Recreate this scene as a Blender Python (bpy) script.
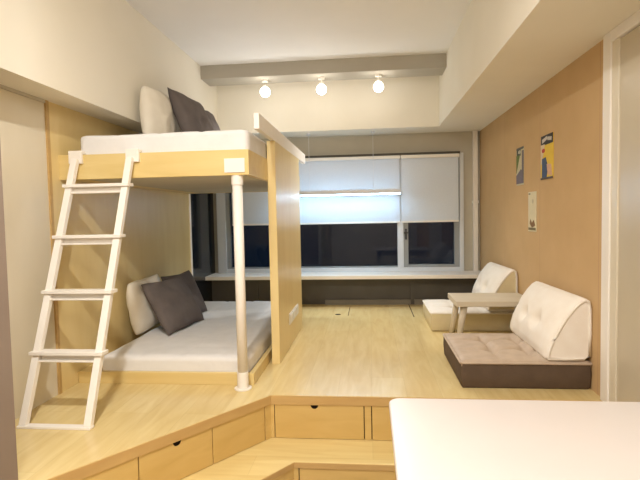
import bpy, bmesh, math, random
from mathutils import Vector, Matrix, noise

random.seed(4)
S = bpy.context.scene
COL = S.collection
for o in list(bpy.data.objects):
    bpy.data.objects.remove(o)

# ------------------------------------------------------------------ camera
# platform top is z = 0, the eye is 1 m above it; x right, y into the room
fw = Vector((-0.09930255, 0.99371449, -0.05167697))
rt = Vector((0.9949418, 0.0983658, -0.02037133))
up = Vector((0.01516004, 0.0534385, 0.99845606))
cd = bpy.data.cameras.new('camera')
cam = bpy.data.objects.new('camera', cd)
COL.objects.link(cam)
cam.matrix_world = Matrix(((rt.x, up.x, -fw.x, 0), (rt.y, up.y, -fw.y, 0), (rt.z, up.z, -fw.z, 1.0), (0, 0, 0, 1)))
cd.sensor_width = 36
cd.lens = 497.38 * 36 / 640
cd.clip_start = 0.02
S.camera = cam

# ------------------------------------------------------------------ world: night outside
w = bpy.data.worlds.new('night')
S.world = w
w.use_nodes = True
w.node_tree.nodes['Background'].inputs[0].default_value = (0.03, 0.06, 0.12, 1)
w.node_tree.nodes['Background'].inputs[1].default_value = 0.1

# ------------------------------------------------------------------ lights and exposure
S.view_settings.view_transform = 'Standard'
S.view_settings.look = 'None'
S.view_settings.gamma = 1
S.view_settings.use_curve_mapping = False
S.view_settings.exposure = 0.30


def area(name, loc, energy, sx, sy, color, rot=(0, 0, 0)):
    l = bpy.data.lights.new(name, 'AREA')
    l.shape = 'RECTANGLE'
    l.size, l.size_y = sx, sy
    l.energy, l.color = energy, color
    o = bpy.data.objects.new(name, l)
    o.location, o.rotation_euler = loc, rot
    COL.objects.link(o)
    return o


WARM = (1.0, 0.98, 0.94)
SOFTW = (1.0, 0.98, 0.95)
area('ceiling_downlight', (-0.70, 1.0, 2.42), 42, 0.09, 0.09, WARM)
area('ceiling_downlight', (0.35, 0.9, 2.42), 4, 0.3, 0.3, WARM)
lp = bpy.data.lights.new('room_fill', 'POINT')  # unseen fill light, added to brighten the ceiling and the near room
lp.energy, lp.color, lp.shadow_soft_size = 55, SOFTW, 0.22
lo = bpy.data.objects.new('room_fill', lp)
lo.location = (-0.25, -0.2, 2.12)
COL.objects.link(lo)
SPOT_W = 36
SPOT_COL = (1.0, 0.985, 0.96)
BULB_E = 17
TUBE_E = 24

# ------------------------------------------------------------------ materials


def srgb(r, g, b):
    f = lambda c: (c / 255 / 12.92) if c / 255 <= 0.04045 else ((c / 255 + 0.055) / 1.055) ** 2.4
    return (f(r), f(g), f(b), 1)


def base_mat(name, col, rough=0.6, spec=0.5, metal=0.0):
    m = bpy.data.materials.new(name)
    m.use_nodes = True
    b = m.node_tree.nodes['Principled BSDF']
    b.inputs['Base Color'].default_value = col
    b.inputs['Roughness'].default_value = rough
    b.inputs['Specular IOR Level'].default_value = spec
    b.inputs['Metallic'].default_value = metal
    return m, m.node_tree, b


def noisy(name, c1, c2, scale=8, rough=0.6, spec=0.4, bump=0.0, bscale=60, stretch=(1, 1, 1), detail=3, metal=0):
    """two close tones mixed by noise, with an optional fine bump"""
    m, t, b = base_mat(name, c1, rough, spec, metal)
    tc = t.nodes.new('ShaderNodeTexCoord')
    mp = t.nodes.new('ShaderNodeMapping')
    mp.inputs['Scale'].default_value = stretch
    n = t.nodes.new('ShaderNodeTexNoise')
    n.inputs['Scale'].default_value = scale
    n.inputs['Detail'].default_value = detail
    r = t.nodes.new('ShaderNodeMix')
    r.data_type = 'RGBA'
    r.inputs[6].default_value = c1
    r.inputs[7].default_value = c2
    rp = t.nodes.new('ShaderNodeMapRange')
    rp.inputs[1].default_value = 0.3
    rp.inputs[2].default_value = 0.7
    L = t.links.new
    L(tc.outputs['Object'], mp.inputs[0])
    L(mp.outputs[0], n.inputs['Vector'])
    L(n.outputs['Fac'], rp.inputs[0])
    L(rp.outputs[0], r.inputs[0])
    L(r.outputs[2], b.inputs['Base Color'])
    if bump:
        n2 = t.nodes.new('ShaderNodeTexNoise')
        n2.inputs['Scale'].default_value = bscale
        n2.inputs['Detail'].default_value = 4
        bp = t.nodes.new('ShaderNodeBump')
        bp.inputs['Strength'].default_value = bump
        bp.inputs['Distance'].default_value = 0.01
        L(tc.outputs['Object'], n2.inputs['Vector'])
        L(n2.outputs['Fac'], bp.inputs['Height'])
        L(bp.outputs[0], b.inputs['Normal'])
    return m


def planks(name, c1, c2, rot, rough=0.35, length=1.2, width=0.19):
    """laminate boards: brick pattern for the boards, stretched noise for the grain"""
    m, t, b = base_mat(name, c1, rough, 0.5)
    L = t.links.new
    tc = t.nodes.new('ShaderNodeTexCoord')
    mp = t.nodes.new('ShaderNodeMapping')
    mp.inputs['Rotation'].default_value = (0, 0, rot)
    br = t.nodes.new('ShaderNodeTexBrick')
    br.inputs['Color1'].default_value = c1
    br.inputs['Color2'].default_value = c2
    br.inputs['Mortar'].default_value = tuple(c * 0.9 for c in c2[:3]) + (1,)
    br.inputs['Scale'].default_value = 1
    br.inputs['Mortar Size'].default_value = 0.0012
    br.inputs['Brick Width'].default_value = length
    br.inputs['Row Height'].default_value = width
    mp2 = t.nodes.new('ShaderNodeMapping')
    mp2.inputs['Scale'].default_value = (2, 14, 14)
    n = t.nodes.new('ShaderNodeTexNoise')
    n.inputs['Scale'].default_value = 1.6
    n.inputs['Detail'].default_value = 6
    n.inputs['Distortion'].default_value = 0.6
    mx = t.nodes.new('ShaderNodeMix')
    mx.data_type = 'RGBA'
    mx.blend_type = 'MULTIPLY'
    rp = t.nodes.new('ShaderNodeMapRange')
    rp.inputs[1].default_value, rp.inputs[2].default_value = 0.3, 0.7
    rp.inputs[3].default_value, rp.inputs[4].default_value = 0.0, 0.5
    mx.inputs[7].default_value = (0.78, 0.67, 0.53, 1)
    L(tc.outputs['Object'], mp.inputs[0])
    L(mp.outputs[0], br.inputs['Vector'])
    L(mp.outputs[0], mp2.inputs[0])
    L(mp2.outputs[0], n.inputs['Vector'])
    L(n.outputs['Fac'], rp.inputs[0])
    L(rp.outputs[0], mx.inputs[0])
    L(br.outputs['Color'], mx.inputs[6])
    L(mx.outputs[2], b.inputs['Base Color'])
    return m


def wood(name, c1, c2, stretch, rough=0.35):
    """maple veneer with grain running along the axis of the smallest stretch"""
    m, t, b = base_mat(name, c1, rough, 0.5)
    L = t.links.new
    tc = t.nodes.new('ShaderNodeTexCoord')
    mp = t.nodes.new('ShaderNodeMapping')
    mp.inputs['Scale'].default_value = stretch
    n = t.nodes.new('ShaderNodeTexNoise')
    n.inputs['Scale'].default_value = 1.5
    n.inputs['Detail'].default_value = 7
    n.inputs['Distortion'].default_value = 0.8
    n3 = t.nodes.new('ShaderNodeTexNoise')
    n3.inputs['Scale'].default_value = 3
    cr = t.nodes.new('ShaderNodeValToRGB')
    cr.color_ramp.elements[0].position, cr.color_ramp.elements[0].color = 0.3, c2
    cr.color_ramp.elements[1].position, cr.color_ramp.elements[1].color = 0.68, c1
    ad = t.nodes.new('ShaderNodeMix')
    ad.inputs[0].default_value = 0.3
    L(tc.outputs['Object'], mp.inputs[0])
    L(mp.outputs[0], n.inputs['Vector'])
    L(tc.outputs['Object'], n3.inputs['Vector'])
    L(n.outputs['Fac'], ad.inputs[2])
    L(n3.outputs['Fac'], ad.inputs[3])
    L(ad.outputs[0], cr.inputs[0])
    L(cr.outputs[0], b.inputs['Base Color'])
    return m


def emit(name, col, strength):
    m, t, b = base_mat(name, col, 0.5)
    b.inputs['Emission Color'].default_value = col
    b.inputs['Emission Strength'].default_value = strength
    return m


M = {}
WC = srgb(222, 195, 130)
WA, WB = srgb(229, 204, 142), srgb(216, 187, 120)
M['floor'] = planks('maple floor boards', srgb(229, 208, 152), srgb(224, 200, 142), math.pi / 2, 0.24)
M['tread'] = planks('maple tread boards', srgb(228, 206, 144), srgb(222, 198, 134), 0.0, 0.33)
M['wood_z'] = wood('maple veneer upright grain', srgb(236, 213, 156), srgb(226, 200, 138), (5, 5, 1.1))
M['wood_x'] = wood('maple veneer lying grain', WA, WB, (1.2, 9, 9))
M['wood_y'] = wood('maple veneer lengthwise grain', WA, WB, (9, 1.2, 9))
M['wood_drawer'] = wood('drawer veneer', srgb(215, 183, 116), srgb(200, 165, 96), (1.5, 1.5, 9), 0.4)
M['wood_lip'] = wood('edge banding', srgb(202, 167, 108), srgb(188, 151, 94), (1.5, 1.5, 12), 0.4)
M['plaster'] = noisy('cream plaster', srgb(240, 233, 217), srgb(237, 230, 213), 3, 0.75, 0.2, 0.04, 120)
M['ceil'] = noisy('white ceiling paint', srgb(246, 243, 238), srgb(243, 240, 235), 3, 0.8, 0.2)
M['grey'] = noisy('warm grey paint', srgb(198, 190, 172), srgb(193, 185, 167), 4, 0.7, 0.2)
M['beam'] = noisy('grey beam paint', srgb(182, 175, 160), srgb(178, 170, 155), 4, 0.7, 0.2)
M['dark'] = noisy('charcoal parapet paint', srgb(92, 88, 82), srgb(86, 82, 76), 6, 0.6, 0.3)
M['dark2'] = noisy('parapet skirting paint', srgb(128, 122, 110), srgb(122, 116, 104), 6, 0.6, 0.3)
M['taupe'] = noisy('taupe wall paint', srgb(146, 130, 117), srgb(141, 125, 112), 4, 0.7, 0.2)
M['white'] = noisy('white lacquer', srgb(244, 238, 228), srgb(242, 235, 225), 5, 0.4, 0.4)
M['steel_white'] = noisy('white powder coat', srgb(243, 236, 226), srgb(240, 232, 221), 5, 0.42, 0.4)
M['alu'] = noisy('white aluminium', srgb(226, 229, 232), srgb(220, 224, 228), 5, 0.4, 0.4)
M['alu_grey'] = noisy('grey aluminium', srgb(165, 168, 168), srgb(158, 161, 161), 5, 0.4, 0.4)
M['blind'] = noisy('grey white blind fabric', srgb(218, 224, 231), srgb(213, 219, 227), 90, 0.85, 0.1, 0.05, 300)
M['frost'] = noisy('frosted beige door film', srgb(226, 216, 194), srgb(214, 203, 180), 3, 0.32, 0.5, stretch=(1, 1, 0.4))
M['satin'] = noisy('satin beige door film', srgb(200, 188, 164), srgb(192, 179, 154), 3, 0.28, 0.5, stretch=(1, 1, 0.3))
M['sheet'] = noisy('white cotton sheet', srgb(233, 230, 227), srgb(227, 224, 221), 10, 0.85, 0.15, 0.25, 22)
M['pil_w'] = noisy('ivory pillowcase', srgb(240, 232, 216), srgb(230, 220, 202), 7, 0.9, 0.1, 0.35, 14)
M['pil_d'] = noisy('charcoal cushion cover', srgb(112, 103, 99), srgb(100, 92, 89), 9, 0.9, 0.15, 0.2, 60)
M['cream'] = noisy('cream upholstery', srgb(246, 238, 226), srgb(241, 231, 217), 12, 0.75, 0.25, 0.12, 90)
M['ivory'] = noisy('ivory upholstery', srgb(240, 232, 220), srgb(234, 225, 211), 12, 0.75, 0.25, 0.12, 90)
M['ivory_shade'] = noisy('ivory upholstery shaded side', srgb(222, 208, 170), srgb(216, 200, 160), 12, 0.8, 0.2, 0.12, 90)  # ivory again, darkened and yellowed where the sides get less light
M['mole'] = noisy('taupe suede', srgb(196, 176, 154), srgb(182, 161, 139), 14, 0.6, 0.35, 0.1, 120)
M['mole_shade'] = noisy('shaded brown suede', srgb(100, 83, 68), srgb(91, 75, 61), 14, 0.75, 0.2, 0.1, 120)  # side fabric made darker to carry the shade on the seat front
M['taupe_wood'] = wood('limed table wood', srgb(214, 202, 178), srgb(202, 187, 162), (1.2, 9, 9), 0.45)
M['table'] = noisy('glossy white laminate', srgb(214, 205, 199), srgb(211, 202, 196), 3, 0.28, 0.5)
M['black'] = noisy('hole shade', srgb(28, 20, 14), srgb(24, 17, 12), 10, 0.9, 0.1)
M['brown_gap'] = noisy('drawer gap shadow board', srgb(66, 46, 26), srgb(60, 42, 24), 10, 0.9, 0.1)
M['tile'] = noisy('lower floor tile', srgb(190, 175, 150), srgb(180, 164, 140), 5, 0.4, 0.4)
M['metal'] = noisy('brushed handle metal', srgb(70, 70, 70), srgb(60, 60, 60), 10, 0.4, 0.5, metal=0.6)
M['lamp_grey'] = noisy('lamp housing grey', srgb(226, 227, 232), srgb(220, 221, 226), 6, 0.45, 0.4)
M['socket'] = noisy('socket plastic', srgb(240, 236, 228), srgb(236, 232, 224), 6, 0.35, 0.4)
M['bulb'] = emit('glowing bulb', (1.0, 0.95, 0.88, 1), BULB_E)
M['tube'] = emit('cool tube diffuser', (0.44, 0.72, 1.0, 1), TUBE_E)


def wallpaper():
    m = noisy('terracotta wallpaper', srgb(206, 173, 128), srgb(201, 168, 123), 5, 0.8, 0.15, 0.05, 200)
    t = m.node_tree
    b = t.nodes['Principled BSDF']
    src = b.inputs['Base Color'].links[0].from_socket
    tc = t.nodes.new('ShaderNodeTexCoord')
    sp = t.nodes.new('ShaderNodeSeparateXYZ')
    L = t.links.new
    L(tc.outputs['Object'], sp.inputs[0])
    a = t.nodes.new('ShaderNodeMath')
    a.operation = 'MODULO'
    ad = t.nodes.new('ShaderNodeMath')
    ad.operation = 'ADD'
    ad.inputs[1].default_value = 10 * 0.92 - 3.685
    L(sp.outputs['Y'], ad.inputs[0])
    L(ad.outputs[0], a.inputs[0])
    a.inputs[1].default_value = 0.92
    lt = t.nodes.new('ShaderNodeMath')
    lt.operation = 'LESS_THAN'
    lt.inputs[1].default_value = 0.006
    L(a.outputs[0], lt.inputs[0])
    mx = t.nodes.new('ShaderNodeMix')
    mx.data_type = 'RGBA'
    mx.inputs[7].default_value = srgb(190, 154, 118)
    L(lt.outputs[0], mx.inputs[0])
    L(src, mx.inputs[6])
    L(mx.outputs[2], b.inputs['Base Color'])
    return m


M['wallpaper'] = wallpaper()


def glass():
    m, t, b = base_mat('dark window glass', (0.9, 0.95, 1, 1), 0.02, 0.5)
    b.inputs['Transmission Weight'].default_value = 1.0
    b.inputs['IOR'].default_value = 1.3
    return m


M['glass'] = glass()
M['black_glass'] = noisy('black tinted glass', srgb(22, 27, 34), srgb(18, 22, 28), 3, 0.12, 0.5)

# ------------------------------------------------------------------ mesh helpers


def box(bm, x0, x1, y0, y1, z0, z1):
    vs = [bm.verts.new((x, y, z)) for x in (x0, x1) for y in (y0, y1) for z in (z0, z1)]
    for f in ((0, 1, 3, 2), (4, 6, 7, 5), (0, 4, 5, 1), (2, 3, 7, 6), (0, 2, 6, 4), (1, 5, 7, 3)):
        bm.faces.new([vs[i] for i in f])


def bar(bm, p0, p1, side, ws, wd):
    """straight bar p0-p1, width ws along side, depth wd across"""
    p0, p1 = Vector(p0), Vector(p1)
    a = (p1 - p0).normalized()
    s = Vector(side)
    s = (s - a * s.dot(a)).normalized()
    d = a.cross(s)
    vs = []
    for p in (p0, p1):
        for i, j in ((-1, -1), (1, -1), (1, 1), (-1, 1)):
            vs.append(bm.verts.new(p + s * (i * ws / 2) + d * (j * wd / 2)))
    for f in ((3, 2, 1, 0), (4, 5, 6, 7), (0, 1, 5, 4), (1, 2, 6, 5), (2, 3, 7, 6), (3, 0, 4, 7)):
        bm.faces.new([vs[i] for i in f])


def tube(bm, p0, p1, r0, r1=None, n=16):
    r1 = r0 if r1 is None else r1
    p0, p1 = Vector(p0), Vector(p1)
    a = (p1 - p0).normalized()
    s = a.orthogonal().normalized()
    d = a.cross(s)
    rings = []
    for p, r in ((p0, r0), (p1, r1)):
        rings.append([bm.verts.new(p + (s * math.cos(t) + d * math.sin(t)) * r) for t in [2 * math.pi * k / n for k in range(n)]])
    for k in range(n):
        bm.faces.new((rings[0][k], rings[0][(k + 1) % n], rings[1][(k + 1) % n], rings[1][k]))
    bm.faces.new(rings[0][::-1])
    bm.faces.new(rings[1])


def path_tube(bm, pts, r, closed=True, n=6):
    pts = [Vector(p) for p in pts]
    N = len(pts)
    rings = []
    for i, p in enumerate(pts):
        a = (pts[(i + 1) % N] - pts[i - 1]) if closed else (pts[min(i + 1, N - 1)] - pts[max(i - 1, 0)])
        a.normalize()
        ref = Vector((0, 0, 1)) if abs(a.z) < 0.9 else Vector((1, 0, 0))
        s = a.cross(ref).normalized()
        d = a.cross(s)
        rings.append([bm.verts.new(p + (s * math.cos(2 * math.pi * k / n) + d * math.sin(2 * math.pi * k / n)) * r) for k in range(n)])
    for i in range(N if closed else N - 1):
        A, B = rings[i], rings[(i + 1) % N]
        for k in range(n):
            bm.faces.new((A[k], A[(k + 1) % n], B[(k + 1) % n], B[k]))


def prism(bm, pts, z0, z1):
    a = [bm.verts.new((x, y, z0)) for x, y in pts]
    b = [bm.verts.new((x, y, z1)) for x, y in pts]
    n = len(pts)
    bm.faces.new(a[::-1])
    bm.faces.new(b)
    for i in range(n):
        bm.faces.new((a[i], a[(i + 1) % n], b[(i + 1) % n], b[i]))


def sphere(bm, c, r, sx=1, sy=1, sz=1):
    mat = Matrix.Translation(c) @ Matrix.Diagonal((r * sx, r * sy, r * sz, 1))
    bmesh.ops.create_uvsphere(bm, u_segments=20, v_segments=12, radius=1, matrix=mat)


BASE = {}


def obj(name, bm, mat, parent=None, bevel=0.0, smooth=False, loc=None, seg=2):
    """bm is in world coordinates; the mesh is stored relative to its thing's base"""
    bmesh.ops.recalc_face_normals(bm, faces=bm.faces)
    b = Vector(BASE.get(parent.name, (0, 0, 0))) if parent else Vector(loc or (0, 0, 0))
    bmesh.ops.translate(bm, verts=bm.verts, vec=-b)
    me = bpy.data.meshes.new(name)
    bm.to_mesh(me)
    bm.free()
    for m in (mat if isinstance(mat, (list, tuple)) else [mat]):
        me.materials.append(M[m] if isinstance(m, str) else m)
    o = bpy.data.objects.new(name, me)
    COL.objects.link(o)
    if parent:
        o.parent = parent
    else:
        o.location = b
    BASE[o.name] = b
    if smooth:
        for p in me.polygons:
            p.use_smooth = True
    if bevel:
        md = o.modifiers.new('bevel', 'BEVEL')
        md.width, md.segments, md.limit_method = bevel, seg, 'ANGLE'
    return o


def tag(o, label, cat, group=None):
    o['label'], o['category'] = label, cat
    if group:
        o['group'] = group
    return o


def thing(name, label, cat, loc, group=None):
    o = bpy.data.objects.new(name, None)
    o.empty_display_size = 0.1
    COL.objects.link(o)
    o.location = loc
    BASE[o.name] = Vector(loc)
    return tag(o, label, cat, group)


def struct(name, bm, mat, bevel=0.0, parent=None):
    o = obj(name, bm, mat, parent, bevel)
    if not parent:
        o['kind'] = 'structure'
    return o


def B(*args):
    bm = bmesh.new()
    for a in args:
        box(bm, *a)
    return bm


# ------------------------------------------------------------------ the room shell
XL, XR, XRB, XLB = -1.80, 1.21, 0.72, -1.585
YB, YH, ZC, ZS, ZL = 5.62, 5.20, 2.44, 1.868, 1.665
FL = -0.45                     # lower floor
YN = -1.7                      # wall behind the viewer

struct('floor', B((-1.9, 1.4, YN - .1, 3.2, FL - 0.08, FL)), 'tile')
struct('ceiling', B((-2.0, 1.5, YN - .1, YH + .1, ZC, ZC + 0.1)), 'ceil')
struct('wall_front', B((-2.0, 1.5, YN - .1, YN, FL, ZC)), 'plaster')

# right side: papered wall, soffit box above it
struct('wall_right', B((XR, XR + .1, 2.69, YB + .1, FL, ZS + .02), (XR, XR + .1, YN, 0.9, FL, ZS + .02), (XR + .03, XR + .1, 0.9, 2.69, FL, ZS + .02)), 'wallpaper')
struct('trim_1', B((XRB, XR + .2, YN, YB + .05, ZS, ZC)), 'plaster')
# left side: wall behind the beds, bulkhead above, taupe wall end near the viewer
struct('wall_left', B((XL - .1, XL, 1.72, YB + .1, FL, ZL)), 'plaster')
struct('trim_2', B((XL - .1, XLB, 1.72, YB + .05, ZL, ZC)), 'plaster')
struct('wall_left_near', B((-1.95, -1.345, YN, 1.72, FL, ZC)), 'taupe')
# bulkhead above the window and the grey beam in front of it
struct('trim_3', B((XLB, XRB, YH, YB + .05, ZS, ZC)), 'plaster')
struct('trim_4', B((XLB, XRB, 4.70, 4.97, 2.313, ZC)), 'beam', 0.004)

# window wall (Y = 5.62): header, side strips, parapet under the sill
WX0, WX1, WZ0, WZ1 = -1.74, 1.03, 0.345, 1.64
struct('wall_back', B((XL, XR, YB - .01, YB + .12, WZ1, ZS), (XL, WX0, YB - .01, YB + .12, WZ0, WZ1), (WX1, XR, YB - .01, YB + .12, WZ0, WZ1)), 'grey')
bm = B((XL, 0.42, 5.455, YB + .1, -.05, 0.303), (0.42, XR, 5.455, YB + .1, -.05, 0.303))
par = struct('wall_back_parapet', bm, 'dark')
# raised stiles and rails of the parapet, with its paler skirting
obj('stile', B((-1.25, XR, 5.44, 5.455, 0.24, 0.303), (0.435, 0.475, 5.437, 5.455, 0.0, 0.24), (-1.30, -1.25, 5.44, 5.455, 0, 0.303), (XR - .06, XR, 5.44, 5.455, 0, .24)), 'dark', par)
obj('skirting', B((-0.50, 0.435, 5.425, 5.455, 0.0, 0.055), (0.475, XR, 5.425, 5.455, 0.0, 0.055)), 'dark2', par)
struct('trim_5', B((XL, XR, 5.24, YB, 0.305, 0.345)), 'white', 0.004)          # the long window sill

# window: outer frame, two sashes, glass
win = struct('window_1', B((WX0, WX0 + .1, 5.56, 5.66, WZ0, WZ1), (WX1 - .045, WX1, 5.575, 5.66, WZ0, WZ1),
                           (WX0 + .1, WX1 - .045, 5.575, 5.66, WZ0, WZ0 + .045), (WX0 + .1, WX1 - .045, 5.575, 5.66, WZ1 - .05, WZ1)), 'alu', 0.003)
obj('mullion', B((0.31, 0.375, 5.57, 5.66, WZ0 + .045, WZ1 - .05)), 'alu', win, 0.003)
obj('sash_frame', B((0.375, 0.428, 5.59, 5.65, WZ0 + .045, WZ1 - .05), (0.93, 0.985, 5.59, 5.65, WZ0 + .045, WZ1 - .05),
                    (0.428, 0.93, 5.59, 5.65, WZ0 + .045, WZ0 + .075)), 'alu_grey', win, 0.003)
obj('sash_frame', B((-1.64, -1.595, 5.59, 5.65, WZ0 + .045, WZ1 - .05), (-1.595, 0.31, 5.59, 5.65, WZ0 + .045, WZ0 + .06)), 'alu_grey', win, 0.003)
obj('pane', B((-1.60, 0.312, 5.615, 5.625, WZ0 + .05, WZ1 - .05)), 'glass', win)
obj('pane', B((0.426, 0.932, 5.615, 5.625, WZ0 + .07, WZ1 - .05)), 'glass', win)
bm = B((0.392, 0.412, 5.575, 5.592, 0.70, 0.82))
bar(bm, (0.402, 5.565, 0.80), (0.402, 5.565, 0.72), (1, 0, 0), 0.014, 0.012)
bar(bm, (0.38, 5.568, 0.775), (0.424, 5.568, 0.775), (0, 0, 1), 0.014, 0.012)
obj('window_handle', bm, 'metal', win, 0.002)

obj('head_gap_shade', B((-1.63, WX1 - .045, 5.53, 5.575, 1.626, 1.65)), 'dark', win)  # dark strip added for the shade in the gap above the blinds

# dark glazed side strip on the left wall beyond the beds, and its pale edge
w2 = struct('window_2', B((XL, XL + .012, 4.86, YB - .02, 0.0, 1.66)), 'black_glass')
struct('trim_6', B((XL, XL + .016, 4.82, 4.86, 0.0, 1.66)), 'white')
# maple board on the left wall beside both beds
struct('trim_7', B((XL, XL + .014, 2.66, 4.82, 0.0, ZL)), 'wood_z')
struct('trim_9', B((XL, XL + .022, 2.635, 2.66, 0.0, ZL)), 'wood_lip')
# frosted sliding door in the left recess
d2 = struct('door_1', B((XL, XL + .012, 1.72, 2.635, 0.0, 1.648)), 'frost')
obj('head_rail', B((XL, XL + .02, 1.72, 2.635, 1.648, ZL)), 'grey', d2)
# white conduit in the right corner by the window
struct('trim_8', B((1.13, 1.178, 5.56, YB - .01, WZ0, ZS), (1.122, 1.186, 5.55, YB - .01, 1.085, 1.115)), 'white', 0.003)
# door with white frame on the right, near the viewer
d1 = struct('door_2', B((XR - .004, XR + .03, 0.95, 2.55, 0.0, ZS - .06)), 'satin')
obj('door_frame', B((XR - .02, XR + .02, 2.615, 2.695, 0.0, ZS), (XR - .02, XR + .02, 0.9, 2.615, ZS - .055, ZS)), 'white', d1, 0.003)
obj('door_stile', B((XR - .012, XR + .03, 2.55, 2.615, 0.0, ZS - .055)), 'frost', d1, 0.002)

# ------------------------------------------------------------------ the raised platform with two steps
C1 = Vector((-0.562, 2.68))               # corner of the platform front
D = Vector((-0.598, -0.801)).normalized()  # direction of the slanting side, towards the viewer
NRM = Vector((0.801, -0.598))              # out of the slanting side
C2 = Vector((-0.397, 2.42))


def slant(c, x):
    return (x, c.y + (x - c.x) * D.y / D.x)


def shift(c, dist):
    """corner moved inwards by dist from both front faces"""
    k = dist
    y = c.y + k
    # line parallel to slant, moved by -NRM*dist
    q = c - NRM * k
    t = (y - q.y) / D.y
    return Vector((q.x + D.x * t, y))


TZ = -0.245


def plat_poly(c, xr, back, left=XL):
    s = slant(c, -1.345)
    return [tuple(c), (xr, c.y), (xr, back), (left, back), (left, 1.72), (-1.345, 1.72), s]


bm = bmesh.new()
prism(bm, plat_poly(C1, XR, 5.46), -0.052, 0.0)
top = struct('floor_platform', bm, 'floor')
bm = bmesh.new()
Ci = shift(C1, 0.02)
prism(bm, plat_poly(Ci, XR, 5.46), FL, -0.052)
obj('base', bm, 'brown_gap', top)
# banded front edge
bm = bmesh.new()
cA = shift(C1, -0.003)
cB = C1
sA, sB = slant(cA, -1.345), slant(cB, -1.345)
prism(bm, [tuple(cA), (XR, cA.y), (XR, cB.y), tuple(cB), sB, sA], -0.052, -0.003)
obj('edge_band', bm, 'wood_lip', top)
# seams of the lift-up floor lids; black disc for the shade in their finger hole
obj('lid_seam', B((-0.224, -0.218, 4.84, 5.30, -0.001, 0.0012), (0.408, 0.416, 4.78, 5.42, -0.001, 0.0012)), 'brown_gap', top)
bm = bmesh.new()
tube(bm, (-0.325, 4.90, -0.002), (-0.325, 4.90, 0.0012), 0.028, n=20)
obj('finger_hole', bm, 'black', top)

bm = bmesh.new()
s1, s2 = slant(C1, -1.345), slant(C2, -1.345)
prism(bm, [tuple(C2), (XR, C2.y), (XR, Ci.y + .02), tuple(shift(C1, .04)), slant(shift(C1, .04), -1.345), s2], TZ - 0.03, TZ)
st = struct('floor_step', bm, 'tread')
bm = bmesh.new()
cA = shift(C2, -0.003)
prism(bm, [tuple(cA), (XR, cA.y), (XR, C2.y), tuple(C2), s2, slant(cA, -1.345)], TZ - 0.03, TZ - .002)
obj('edge_band', bm, 'wood_lip', st)
bm = bmesh.new()
Cj = shift(C2, 0.02)
prism(bm, [tuple(Cj), (XR, Cj.y), (XR, Ci.y - .005), tuple(shift(C1, .025)), slant(shift(C1, .025), -1.345), slant(Cj, -1.345)], FL, TZ - .03)
obj('base', bm, 'brown_gap', st)

# fixed posts between the drawers
Z0, Z1 = TZ + 0.002, -0.0525


def front_board(x0, x1, c=Ci, z0=Z0, z1=Z1, t=0.018):
    return B((x0, x1, c.y - t, c.y, z0, z1))


def slant_board(a, b, c=Ci, z0=Z0, z1=Z1, t=0.018):
    bm = bmesh.new()
    p, q = c + D * a, c + D * b
    prism(bm, [tuple(p), tuple(q), tuple(q + NRM * t), tuple(p + NRM * t)], z0, z1)
    return bm


bm = front_board(-0.565, -0.545)
obj('post', bm, 'wood_drawer', top)
obj('post', slant_board(0.0, 0.052), 'wood_drawer', top)
obj('post', front_board(-0.042, -0.006), 'wood_drawer', top)
obj('fixed_front', front_board(0.505, XR - .002), 'wood_drawer', top)


obj('post', slant_board(0.0, 0.70, Cj, FL + .003, TZ - .032), 'wood_drawer', st)
obj('post', front_board(Cj.x - .012, -0.375, Cj, FL + .003, TZ - .032), 'wood_drawer', st)
obj('fixed_front', front_board(0.304, XR - .002, Cj, FL + .003, TZ - .032), 'wood_drawer', st)


def half_hole(bm, c, axis, nrm, r=0.021):
    """half-round finger notch cut dark into the top edge of a drawer front"""
    a = Vector((axis[0], axis[1], 0))
    n = Vector((nrm[0], nrm[1], 0))
    c = Vector(c)
    f, k = [], []
    for i in range(13):
        t = math.pi + math.pi * i / 12
        p = c + a * math.cos(t) * r + Vector((0, 0, 1)) * math.sin(t) * r
        f.append(bm.verts.new(p + n * 0.001))
        k.append(bm.verts.new(p - n * 0.006))
    bm.faces.new(f)
    bm.faces.new(k[::-1])
    for i in range(13):
        bm.faces.new((f[i], f[(i + 1) % 13], k[(i + 1) % 13], k[i]))


G = 'storage drawers in the platform front'


def drawer(label, bm, base, hole=None, mat='wood_drawer'):
    t = thing('storage_drawer', label, 'drawer', base, G)
    f = obj('drawer_front', bm, mat, t, 0.002)
    if hole:
        hb = bmesh.new()
        half_hole(hb, *hole)
        obj('finger_notch', hb, 'black', f)
    return t


fy = Ci.y - 0.018
drawer('maple drawer with a round finger notch facing the viewer below the platform edge', front_board(-0.541, -0.047), (-0.294, fy, TZ), ((-0.318, fy, Z1 - .001), (1, 0), (0, -1)))
drawer('maple drawer front beside the white table, right of the narrow post', front_board(-0.001, 0.50), (0.25, fy, TZ))
p = Ci + D * 0.225
drawer('plain maple drawer front without notch on the slanting side next to the corner', slant_board(0.057, 0.398), (p.x, p.y, TZ))
p = Ci + D * 0.60
h = p + NRM * 0.018
drawer('maple drawer with finger notch on the slanting side of the platform', slant_board(0.403, 0.79), (p.x, p.y, TZ), ((h.x, h.y, Z1 - .001), (D.x, D.y), (NRM.x, NRM.y)))
p = Ci + D * 1.0
drawer('maple drawer front on the slanting side nearest the viewer, cut by the picture edge', slant_board(0.795, 1.14), (p.x, p.y, TZ))
drawer('maple drawer under the lower step, mostly beyond the picture edge', front_board(-0.37, 0.30, Cj, FL + .003, TZ - .032), (0.0, Cj.y, FL))

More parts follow.
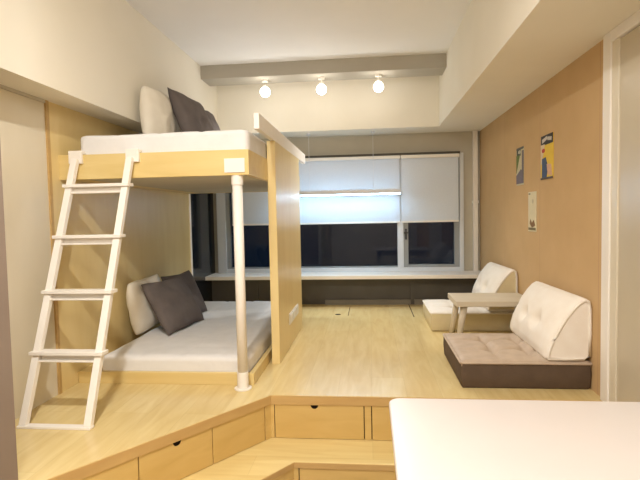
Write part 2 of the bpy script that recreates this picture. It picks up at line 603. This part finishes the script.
# ------------------------------------------------------------------ the bunk bed
PX0, PX1, PY0, PY1 = -0.665, -0.610, 3.25, 4.37
BX0 = XL + .016
UY, LY, BY = 2.74, 2.83, 4.80
bed = thing('bunk_bed', 'built-in maple bunk bed with white pole and divider panel', 'bunk bed', (-1.2, 3.6, 0))
bm = B((XL + .001, PX0, UY, UY + .03, 1.229, 1.371), (PX0 - .03, PX0, UY + .03, BY, 1.229, 1.371), (BX0, BX0 + .13, UY + .03, BY, 1.229, 1.371), (BX0 + .13, PX0 - .03, BY - .03, BY, 1.229, 1.371))
obj('upper_frame', bm, 'wood_x', bed, 0.002)
obj('upper_base', B((BX0 + .13, PX0 - .03, UY + .03, BY - .03, 1.231, 1.29)), 'grey', bed)
bm = B((BX0, -0.69, LY, LY + .03, 0.0, 0.071), (-0.72, -0.69, LY + .03, BY, 0.0, 0.071), (BX0, BX0 + .12, LY + .03, BY, 0, 0.071), (BX0 + .12, -0.72, BY - .03, BY, 0, .071))
obj('lower_frame', bm, 'wood_x', bed, 0.002)
pan = obj('divider_panel', B((PX0, PX1, PY0, PY1, 0.0, 1.488)), 'wood_z', bed, 0.002)
obj('guard_rail', B((-0.642, -0.610, 2.79, 4.82, 1.489, 1.579)), 'steel_white', pan, 0.003)
so = obj('socket_plate', B((PX1, PX1 + .008, 3.645, 4.09, 0.175, 0.258), *[(PX1 + .008, PX1 + .013, y, y + .118, .186, .247) for y in (3.665, 3.808, 3.951)]), 'socket', pan, 0.003)
bm = bmesh.new()
PXC, PYC, PR = -0.742, 2.775, 0.0285
tube(bm, (PXC, PYC, 0.006), (PXC, PYC, 1.229), PR, n=24)
pole = obj('pole', bm, 'steel_white', bed, smooth=False)
for pl in pole.data.polygons:
    pl.use_smooth = len(pl.vertices) == 4
bm = bmesh.new()
tube(bm, (PXC, PYC, 0.0), (PXC, PYC, 0.008), 0.05, n=28)
tube(bm, (PXC, PYC, 0.008), (PXC, PYC, 0.10), 0.0325, n=24)
obj('flange', bm, 'steel_white', pole, 0.001)
bm = bmesh.new()
tube(bm, (PXC, PYC, 1.175), (PXC, PYC, 1.229), 0.0335, n=24)
obj('collar', bm, 'steel_white', pole, 0.001)
obj('bracket', B((PXC - .062, PXC + .055, UY - .006, UY, 1.243, 1.322)), 'steel_white', pole, 0.002)

# ------------------------------------------------------------------ ladder
lad = thing('ladder', 'white metal ladder hooked onto the upper bunk', 'ladder', (-1.52, 2.22, 0))
FY, TY, TZL = 2.203, 2.715, 1.36


def lad_pt(x_at, t):
    return Vector((x_at(t), FY + (TY - FY) * t, TZL * t))


xl = lambda t: -1.682 + (-1.664 + 1.682) * t
xr = lambda t: -1.352 + (-1.338 + 1.352) * t
for xf in (xl, xr):
    bm = bmesh.new()
    bar(bm, lad_pt(xf, 0.006), lad_pt(xf, 0.985), (1, 0, 0), 0.036, 0.03)
    r = obj('side_rail', bm, 'steel_white', lad, 0.002)
    xt = xf(1.0) + (-.010 if xf is xl else .006)
    bm = B((xt - .039, xt + .039, UY - .022, UY - .001, 1.318, 1.392), (xt - .039, xt + .039, UY - .001, UY + .031, 1.373, 1.392))
    obj('hook', bm, 'steel_white', r, 0.003)
for zt in (0.341, 0.633, 0.915, 1.194):
    t = zt / TZL
    y = FY + (TY - FY) * t
    a, b = xl(t), xr(t)
    bm = B((a - .028, b + .028, y - .035, y + .03, zt - .017, zt))
    box(bm, a + .018, b - .018, y - .004, y + .026, zt - .043, zt - .017)
    box(bm, a + .018, b - .018, y - .028, y + .026, zt - .052, zt - .043)
    obj('rung', bm, 'steel_white', lad, 0.0015)
obj('foot_bar', B((-1.703, -1.331, FY - .02, FY + .02, 0.0, 0.012)), 'steel_white', lad, 0.002)

# ------------------------------------------------------------------ mattresses


def mattress(name, label, x0, x1, y0, y1, z0, z1, seed):
    bm = bmesh.new()
    nx, ny, nz = 30, 50, 6
    cx, cy, cz = (x0 + x1) / 2, (y0 + y1) / 2, (z0 + z1) / 2
    hx, hy, hz = (x1 - x0) / 2, (y1 - y0) / 2, (z1 - z0) / 2
    bmesh.ops.create_cube(bm, size=2.0)
    bmesh.ops.subdivide_edges(bm, edges=bm.edges[:], cuts=59, use_grid_fill=True)
    r = 0.035
    for v in bm.verts:
        p = Vector((v.co.x * hx, v.co.y * hy, v.co.z * hz))
        q = Vector((max(-hx + r, min(hx - r, p.x)), max(-hy + r, min(hy - r, p.y)), max(-hz + r, min(hz - r, p.z))))
        d = p - q
        if d.length > 1e-6:
            p = q + d.normalized() * min(r, max(abs(d.x), abs(d.y), abs(d.z)))
        w = Vector((cx, cy, cz)) + p
        n = noise.noise(Vector((w.x * 3.2 + seed, w.y * 3.2, w.z * 3))) * 0.006 + noise.noise(Vector((w.x * 9 + seed, w.y * 9, w.z * 9))) * 0.0025
        if p.z > 0:
            w.z += n * p.z / hz
            # pressed-in fold lines of the sheet
            for g in (w.x * 4.0 + seed, w.y * 3.4):
                k = abs((g % 1.0) - 0.5)
                if k < 0.08 and p.z > hz * 0.9:
                    w.z -= 0.006 * (1 - k / 0.08)
        v.co = w
    o = obj(name, bm, 'sheet', None, smooth=True, loc=(cx, cy, z0))
    return tag(o, label, 'mattress')


mattress('mattress', 'white sheeted mattress lying on the upper bunk', BX0 + .10, PX0 - .008, UY + .035, BY - .04, 1.291, 1.494, 0.3)
mattress('mattress', 'white sheeted mattress in the low frame at floor level', BX0 + .125, -0.725, LY + .033, BY - .035, 0.003, 0.163, 2.1)

# ------------------------------------------------------------------ pillows


def pillow(name, label, cat, mat, base, yaw, lean, sw, sh, th, seed, group, roll=0.0, pinch=0.06, rnd=0.0):
    """base: middle of the bottom edge; width runs along +y turned by yaw, top leans to -x by lean"""
    bm = bmesh.new()
    n = 26
    grid = {}
    for side in (1, -1):
        for i in range(n + 1):
            for j in range(n + 1):
                u, v = 2 * i / n - 1, 2 * j / n - 1
                edge = i in (0, n) or j in (0, n)
                if edge and side == -1:
                    grid[(side, i, j)] = grid[(1, i, j)]
                    continue
                x = u * (1 - pinch * (1 - v * v) - rnd * v ** 4) * sw / 2
                z = v * (1 - pinch * (1 - u * u) - rnd * u ** 4) * sh / 2
                h = (max(0, 1 - u ** 2) * max(0, 1 - v ** 2)) ** 0.42 * th / 2
                wr = noise.noise(Vector((u * 2.2 + seed, v * 2.2, side * 3))) * 0.18 + noise.noise(Vector((u * 5 + seed, v * 5, side))) * 0.07
                h *= 1 + wr
                x += noise.noise(Vector((u * 1.5, v * 1.5, seed))) * 0.012
                z += noise.noise(Vector((v * 1.5, u * 1.5, seed + 5))) * 0.012
                grid[(side, i, j)] = bm.verts.new((side * h, x, z + sh / 2))
    for side in (1, -1):
        for i in range(n):
            for j in range(n):
                q = [grid[(side, i, j)], grid[(side, i + 1, j)], grid[(side, i + 1, j + 1)], grid[(side, i, j + 1)]]
                bm.faces.new(q if side == 1 else q[::-1])
    R = Matrix.Rotation(yaw, 4, 'Z') @ Matrix.Rotation(-lean, 4, 'Y') @ Matrix.Rotation(roll, 4, 'X')
    bmesh.ops.transform(bm, matrix=R, verts=bm.verts)
    mz = min(v.co.z for v in bm.verts)
    bmesh.ops.translate(bm, vec=Vector(base) - Vector((0, 0, mz)), verts=bm.verts)
    o = obj(name, bm, mat, None, smooth=True, loc=base)
    return tag(o, label, cat, group)


R_ = math.radians
GP = 'pillows against the wall'
ZT = 0.164
pillow('pillow', 'ivory wrinkled pillow behind the dark cushions on the lower bed', 'pillow', 'pil_w', (-1.655, 3.58, ZT), R_(2), R_(7), 0.56, 0.39, 0.15, 1.0, GP, 0, 0.03, 0.05)
pillow('cushion', 'charcoal square cushion in front on the lower bed, nearest the viewer', 'cushion', 'pil_d', (-1.38, 3.61, ZT), R_(-9), R_(30), 0.54, 0.42, 0.15, 2.0, GP)
pillow('cushion', 'second charcoal cushion on the lower bed, half hidden behind the first', 'cushion', 'pil_d', (-1.47, 4.02, ZT), R_(-8), R_(25), 0.47, 0.40, 0.12, 3.0, GP)
ZU = 1.495
pillow('pillow', 'ivory pillow leaning on the wall of the upper bunk', 'pillow', 'pil_w', (-1.475, 3.46, ZU), R_(-2), R_(3), 0.44, 0.405, 0.16, 4.0, GP, 0, 0.02, 0.09)
pillow('cushion', 'large charcoal cushion standing on the upper bunk beside the ivory pillow', 'cushion', 'pil_d', (-1.235, 3.77, ZU), R_(-5), R_(22), 0.54, 0.475, 0.17, 5.0, GP)
pillow('cushion', 'charcoal cushion on the upper bunk peeking out behind the larger one', 'cushion', 'pil_d', (-1.28, 4.27, ZU), R_(-4), R_(20), 0.47, 0.48, 0.12, 6.0, GP)

# ------------------------------------------------------------------ floor chairs


def floor_chair(label, y0, top_mat, side_mat, back_mat, back_side, ywid=0.67, h=0.160):
    x0, x1, y1 = 0.502, 1.207, y0 + ywid
    t = thing('floor_chair', label, 'floor chair', ((x0 + x1) / 2, (y0 + y1) / 2, 0), 'legless floor chairs along the wall')
    # seat block: side walls
    bm = bmesh.new()
    r = 0.014

    def ring(z, inset):
        pts = []
        for cx, cy, a0 in ((x1 - r, y1 - r, 0), (x0 + r, y1 - r, 90), (x0 + r, y0 + r, 180), (x1 - r, y0 + r, 270)):
            for k in range(5):
                a = math.radians(a0 + k * 22.5)
                pts.append((cx + (r - inset) * math.cos(a), cy + (r - inset) * math.sin(a), z))
        return pts
    rings = [[bm.verts.new(p) for p in ring(z, i)] for z, i in ((0.0, 0.012), (0.012, 0.003), (h * .5, -0.003), (h - .014, 0.0))]
    n = len(rings[0])
    for a, b in zip(rings, rings[1:]):
        for k in range(n):
            bm.faces.new((a[k], a[(k + 1) % n], b[(k + 1) % n], b[k]))
    bm.faces.new(rings[0][::-1])
    seat = obj('seat', bm, side_mat, t, smooth=True)
    # tufted top cover
    bm = bmesh.new()
    N = 44
    tufts = [(x0 + fx * (x1 - x0), y0 + fy * ywid) for fx in (0.32, 0.60) for fy in (0.34, 0.68)]
    vs = {}
    for i in range(N + 1):
        for j in range(N + 1):
            u, v = i / N, j / N
            x, y = x0 + u * (x1 - x0), y0 + v * ywid
            e = min(u, 1 - u) * (x1 - x0), min(v, 1 - v) * ywid
            z = h
            ed = min(e)
            if ed < 0.03:
                z -= 0.014 * (1 - ed / 0.03) ** 2
            for tx, ty in tufts:
                dx, dy = x - tx, y - ty
                d = math.hypot(dx, dy)
                z -= 0.042 * math.exp(-(d / 0.04) ** 2)
                cr = min(abs(dx), abs(dy))
                z -= 0.022 * math.exp(-(cr / 0.016) ** 2) * math.exp(-(d / 0.15) ** 2)
            z += 0.014 * math.sin(math.pi * u) * math.sin(math.pi * v) + noise.noise(Vector((x * 9, y * 9, y0))) * 0.003
            # pull corners round
            vs[i, j] = bm.verts.new((min(max(x, x0 + .002), x1 - .002), y, z))
    for i in range(N):
        for j in range(N):
            bm.faces.new((vs[i, j], vs[i + 1, j], vs[i + 1, j + 1], vs[i, j + 1]))
    border = [vs[i, 0] for i in range(N)] + [vs[N, j] for j in range(N)] + [vs[i, N] for i in range(N, 0, -1)] + [vs[0, j] for j in range(N, 0, -1)]
    low = [bm.verts.new((v.co.x + (.004 if v.co.x < .8 else -.004), v.co.y + (.004 if v.co.y < y0 + .3 else -.004), h - .05)) for v in border]
    nb = len(border)
    for k in range(nb):
        bm.faces.new((border[k], low[k], low[(k + 1) % nb], border[(k + 1) % nb]))
    bm.faces.new(low)
    obj('seat_top', bm, top_mat, seat, smooth=True)
    bm = bmesh.new()
    path_tube(bm, ring(h - .014, -0.002), 0.007)
    obj('piping', bm, top_mat, seat, smooth=True)
    # wedge backrest, curved front, swept along y
    by0, by1 = y0 + .01, y1 + .06
    prof = []
    front = [(0.970, h + .004), (0.978, h + .05), (0.999, h + .11), (1.036, h + .18), (1.074, h + .245), (1.115, h + .298), (1.150, h + .334), (1.176, h + .348), (1.194, h + .342)]
    # resample the front curve
    for k in range(len(front) - 1):
        for q in range(4):
            a, b = Vector(front[k]), Vector(front[k + 1])
            prof.append(a.lerp(b, q / 4))
    nf = len(prof)
    prof += [Vector(front[-1]), Vector((1.203, h + .30)), Vector((1.205, h + .15)), Vector((1.203, h + .02)), Vector((1.17, h + .003)), Vector((1.06, h + .003))]
    bm = bmesh.new()
    K = 30
    tf = [(by0 + .36 * (by1 - by0), h + .165), (by0 + .66 * (by1 - by0), h + .165)]
    cxy = Vector((1.11, h + .14))
    rows = []
    for j in range(K + 1):
        v = j / K
        y = by0 + v * (by1 - by0)
        row = []
        ee = min(v, 1 - v) * (by1 - by0)
        sh = 1 - 0.05 * max(0, 1 - ee / 0.035) ** 2
        for k, p in enumerate(prof):
            q = cxy + (p - cxy) * sh
            if k < nf:
                b = 0.045 * math.sin(math.pi * v) ** 0.6 * math.sin(math.pi * k / nf) ** 0.9
                for ty, tz in tf:
                    d2 = (y - ty) ** 2 + (p.y - tz) ** 2
                    b -= 0.042 * math.exp(-d2 / 0.036 ** 2) + 0.008 * math.exp(-((p.y - tz) / 0.014) ** 2) * math.exp(-d2 / 0.10 ** 2) + 0.006 * math.exp(-((y - ty) / 0.014) ** 2) * math.exp(-d2 / 0.10 ** 2)
                q = q + Vector((-0.93, 0.35)) * b
            # the far end sags a little forward
            q.x -= 0.025 * v * max(0, q.y - h) / 0.34 * (1 if k < nf else max(0, 1 - (k - nf) / 3))
            q.y = max(q.y, h + .002)
            row.append(bm.verts.new((q.x, y, q.y)))
        rows.append(row)
    np_ = len(prof)
    for a, b in zip(rows, rows[1:]):
        for k in range(np_):
            bm.faces.new((a[k], a[(k + 1) % np_], b[(k + 1) % np_], b[k]))
    caps = [bm.faces.new(rows[0][::-1]), bm.faces.new(rows[-1])]
    for f in caps:
        f.material_index = 1
    pipes = [[v.co.copy() for v in rows[0]], [v.co.copy() for v in rows[-1]]]
    br = obj('backrest', bm, [back_mat, back_side], t, smooth=True)
    for pl in br.data.polygons:
        if len(pl.vertices) > 4:
            pl.use_smooth = False
    for pp in pipes:
        bm = bmesh.new()
        path_tube(bm, pp, 0.009)
        obj('piping', bm, back_mat, br, smooth=True)
    for ty, tz in tf:
        # button in each tuft
        best = min(br.data.vertices, key=lambda v: (v.co.y + BASE[t.name].y - ty) ** 2 + (v.co.z - tz) ** 2 + (1 if v.co.x + BASE[t.name].x > 1.15 else 0))
        bm = bmesh.new()
        sphere(bm, best.co + BASE[t.name], 0.009, 0.6, 1, 1)
        obj('button', bm, back_mat, br, smooth=True)
    for tx, ty in tufts:
        bm = bmesh.new()
        sphere(bm, Vector((tx, ty, h - .032)), 0.009, 1, 1, 0.6)
        obj('button', bm, top_mat, seat, smooth=True)
    return t


floor_chair('brown seated floor chair with cream tufted backrest, nearer the viewer', 2.83, 'mole', 'mole_shade', 'cream', 'cream')
floor_chair('all ivory floor chair near the window, beyond the small table', 4.20, 'ivory', 'ivory_shade', 'ivory', 'ivory_shade', 0.62, 0.165)

# ------------------------------------------------------------------ low side table between the chairs
tb = thing('side_table', 'low limed wood side table with splayed legs between the floor chairs', 'table', (0.9, 3.95, 0))
tt = obj('tabletop', B((0.632, 1.195, 3.74, 4.15, 0.292, 0.332)), 'taupe_wood', tb, 0.004)
obj('apron', B((0.70, 1.165, 3.79, 4.10, 0.282, 0.292)), 'taupe_wood', tb)
for lx, ly, dx, dy in ((0.70, 3.80, -.05, -.02), (0.70, 4.09, -.05, .02), (1.165, 3.80, .02, -.02), (1.165, 4.09, .02, .02)):
    bm = bmesh.new()
    tube(bm, (lx + dx, ly + dy, 0.0), (lx, ly, 0.29), 0.018, 0.027, n=14)
    obj('leg', bm, 'taupe_wood', tb, smooth=True)

# ------------------------------------------------------------------ white dining table in the foreground
dt = thing('dining_table', 'white dining table with rounded corners in the foreground', 'table', (0.6, 1.4, FL))
bm = bmesh.new()
pts = []
tx0, tx1, ty0, ty1, r = 0.062, 1.14, 0.97, 1.872, 0.045
for cx, cy, a0 in ((tx1 - r, ty1 - r, 0), (tx0 + r, ty1 - r, 90), (tx0 + r, ty0 + r, 180), (tx1 - r, ty0 + r, 270)):
    for k in range(9):
        a = math.radians(a0 + k * 11.25)
        pts.append((cx + r * math.cos(a), cy + r * math.sin(a)))
prism(bm, pts, 0.268, 0.30)
obj('tabletop', bm, 'table', dt, 0.008, seg=4)
obj('apron', B((0.16, 1.05, 1.74, 1.76, 0.19, 0.268), (0.16, 1.05, 1.07, 1.09, 0.19, 0.268), (0.16, 0.18, 1.09, 1.74, .19, .268), (1.03, 1.05, 1.09, 1.74, .19, .268)), 'white', dt)
for lx in (0.17, 1.04):
    for ly in (1.08, 1.75):
        bm = bmesh.new()
        bar(bm, (lx, ly, FL), (lx, ly, 0.268), (1, 0, 0), 0.05, 0.05)
        obj('leg', bm, 'white', dt, 0.004)

# ------------------------------------------------------------------ blinds


def blind(label, x0, x1):
    t = thing('roller_blind', label, 'roller blind', ((x0 + x1) / 2, 5.55, 1.62), 'roller blinds at the long window')
    obj('fabric', B((x0 + .006, x1 - .006, 5.548, 5.552, 0.905, 1.60)), 'blind', t)
    obj('headrail', B((x0, x1, 5.515, 5.575, 1.590, 1.624)), 'white', t, 0.004)
    obj('bottom_bar', B((x0 + .004, x1 - .004, 5.543, 5.557, 0.888, 0.908)), 'white', t, 0.002)


blind('pale roller blind behind the white pole and divider panel', -1.56, -0.858)
blind('pale roller blind in the middle behind the hanging tube lamp', -0.85, 0.342)
blind('pale roller blind at the right end of the window by the tan wall', 0.350, 0.975)

# ------------------------------------------------------------------ hanging tube lamp
pl = thing('pendant_lamp', 'slim grey hanging tube lamp in front of the middle blind', 'lamp', (-0.33, 5.35, 1.2))
obj('housing', B((-1.0, 0.338, 5.325, 5.375, 1.208, 1.252)), 'lamp_grey', pl, 0.002)
obj('diffuser', B((-0.99, 0.328, 5.328, 5.372, 1.198, 1.208)), 'tube', pl)
obj('uplight_strip', B((-0.98, 0.318, 5.335, 5.365, 1.249, 1.2524)), emit('cool uplight strip', (0.45, 0.70, 1.0, 1), 7), pl)
for x in (-0.635, 0.05):
    bm = bmesh.new()
    tube(bm, (x, 5.35, 1.245), (x, 5.35, ZS - .004), 0.0022, n=8)
    c = obj('cable', bm, 'lamp_grey', pl)
    bm = bmesh.new()
    tube(bm, (x, 5.35, ZS - .02), (x, 5.35, ZS), 0.02, n=14)
    obj('ceiling_cup', bm, 'lamp_grey', c)

# ------------------------------------------------------------------ three spotlights under the beam


def spot(label, x):
    zt = 2.313
    t = thing('spotlight', label, 'spotlight', (x, 4.83, zt), 'spotlights under the grey beam')
    bm = bmesh.new()
    tube(bm, (x, 4.83, zt - .022), (x, 4.83, zt), 0.032, n=18)
    obj('mount', bm, 'white', t)
    bm = bmesh.new()
    tube(bm, (x, 4.83, zt - .06), (x, 4.83, zt - .02), 0.008, n=10)
    tube(bm, (x, 4.845, 2.222), (x, 4.83, 2.262), 0.040, 0.022, n=18)
    obj('shade', bm, 'white', t)
    bm = bmesh.new()
    sphere(bm, Vector((x, 4.825, 2.195)), 0.048)
    obj('bulb', bm, 'bulb', t, smooth=True)
    l = bpy.data.lights.new('spotlight_glow', 'SPOT')
    l.spot_size, l.spot_blend = math.radians(104), 0.8
    l.energy, l.color, l.shadow_soft_size = SPOT_W, SPOT_COL, 0.05
    o = bpy.data.objects.new('spotlight_glow', l)
    o.location = (x, 4.82, 2.12)
    o.rotation_euler = (math.radians(-24), 0, 0)
    COL.objects.link(o)


spot('leftmost glowing spotlight under the grey beam', -0.988)
spot('middle glowing spotlight under the grey beam', -0.438)
spot('rightmost glowing spotlight under the grey beam', 0.106)

# ------------------------------------------------------------------ small posters on the tan wall


def poster(label, y0, y1, z0, z1, bg, pieces):
    """a card on the wall; pieces are printed shapes (list of (u,v) points in 0..1, colour)"""
    t = thing('poster', label, 'poster', (XR, (y0 + y1) / 2, z0), 'small posters on the tan wall')
    obj('card', B((XR - .004, XR, y0, y1, z0, z1)), noisy('card ' + label[:12], bg, tuple(c * .93 for c in bg[:3]) + (1,), 25, 0.5, 0.3), t)
    for i, (pts, col) in enumerate(pieces):
        bm = bmesh.new()
        d = XR - .0045 - i * .0003
        # u runs from the far edge (left in the picture) to the near edge
        f = [bm.verts.new((d, y1 - u * (y1 - y0), z1 - v * (z1 - z0))) for u, v in pts]
        k = [bm.verts.new((XR - .0035, p.co.y, p.co.z)) for p in f]
        bm.faces.new(f)
        for q in range(len(f)):
            bm.faces.new((f[q], f[(q + 1) % len(f)], k[(q + 1) % len(f)], k[q]))
        obj('print', bm, noisy('print ink', srgb(*col), srgb(*[c * .94 for c in col]), 40, 0.5, 0.3), t)


rect = lambda a, b, c, d: [(a, b), (c, b), (c, d), (a, d)]
blob = lambda cx, cy, rx, ry: [(cx + rx * math.cos(t * .5236), cy + ry * math.sin(t * .5236)) for t in range(12)]
poster('leftmost small poster, green and cream with a grey lower half', 4.05, 4.24, 1.20, 1.50, srgb(206, 196, 160), [
    (rect(0, 0, 1, .06), (96, 94, 84)), (rect(.05, .06, .6, .22), (66, 72, 58)), ([(0, .2), (.5, .2), (0, .68)], (96, 116, 44)),
    ([(0, .74), (.62, .58), (1, .66), (1, .96), (0, .96)], (122, 110, 118)), (rect(.78, .1, 1, .9), (118, 108, 112)), (blob(.45, .12, .2, .05), (190, 186, 170))])
poster('yellow poster with black heading and a blue shape, nearest the viewer', 3.425, 3.655, 1.208, 1.508, srgb(236, 200, 60), [
    (rect(0, 0, 1, .22), (44, 38, 34)), ([(.1, .08), (.5, .03), (.55, .1), (.12, .17)], (212, 204, 192)), ([(.55, .05), (.9, .08), (.88, .16), (.56, .13)], (206, 198, 186)),
    ([(0, .2), (.34, .2), (.1, .62), (0, .66)], (226, 206, 170)), (blob(.22, .34, .13, .05), (200, 72, 54)), ([(.12, .52), (.42, .5), (.6, .72), (.5, .96), (.1, .96)], (62, 78, 112)),
    ([(.52, .66), (.86, .68), (.94, .94), (.6, .9)], (222, 176, 140)), (rect(0, .955, 1, 1), (92, 82, 74))])
poster('lowest small poster, cream with a brown mark near its foot', 3.755, 3.935, 0.838, 1.135, srgb(226, 214, 178), [
    (rect(.05, .03, .28, .07), (150, 138, 104)), (blob(.6, .24, .08, .06), (196, 184, 150)), ([(.28, .68), (.5, .78), (.72, .7), (.9, .84), (.5, .9), (.2, .8)], (138, 104, 66)),
    (rect(.05, .9, .95, .96), (128, 118, 82))])
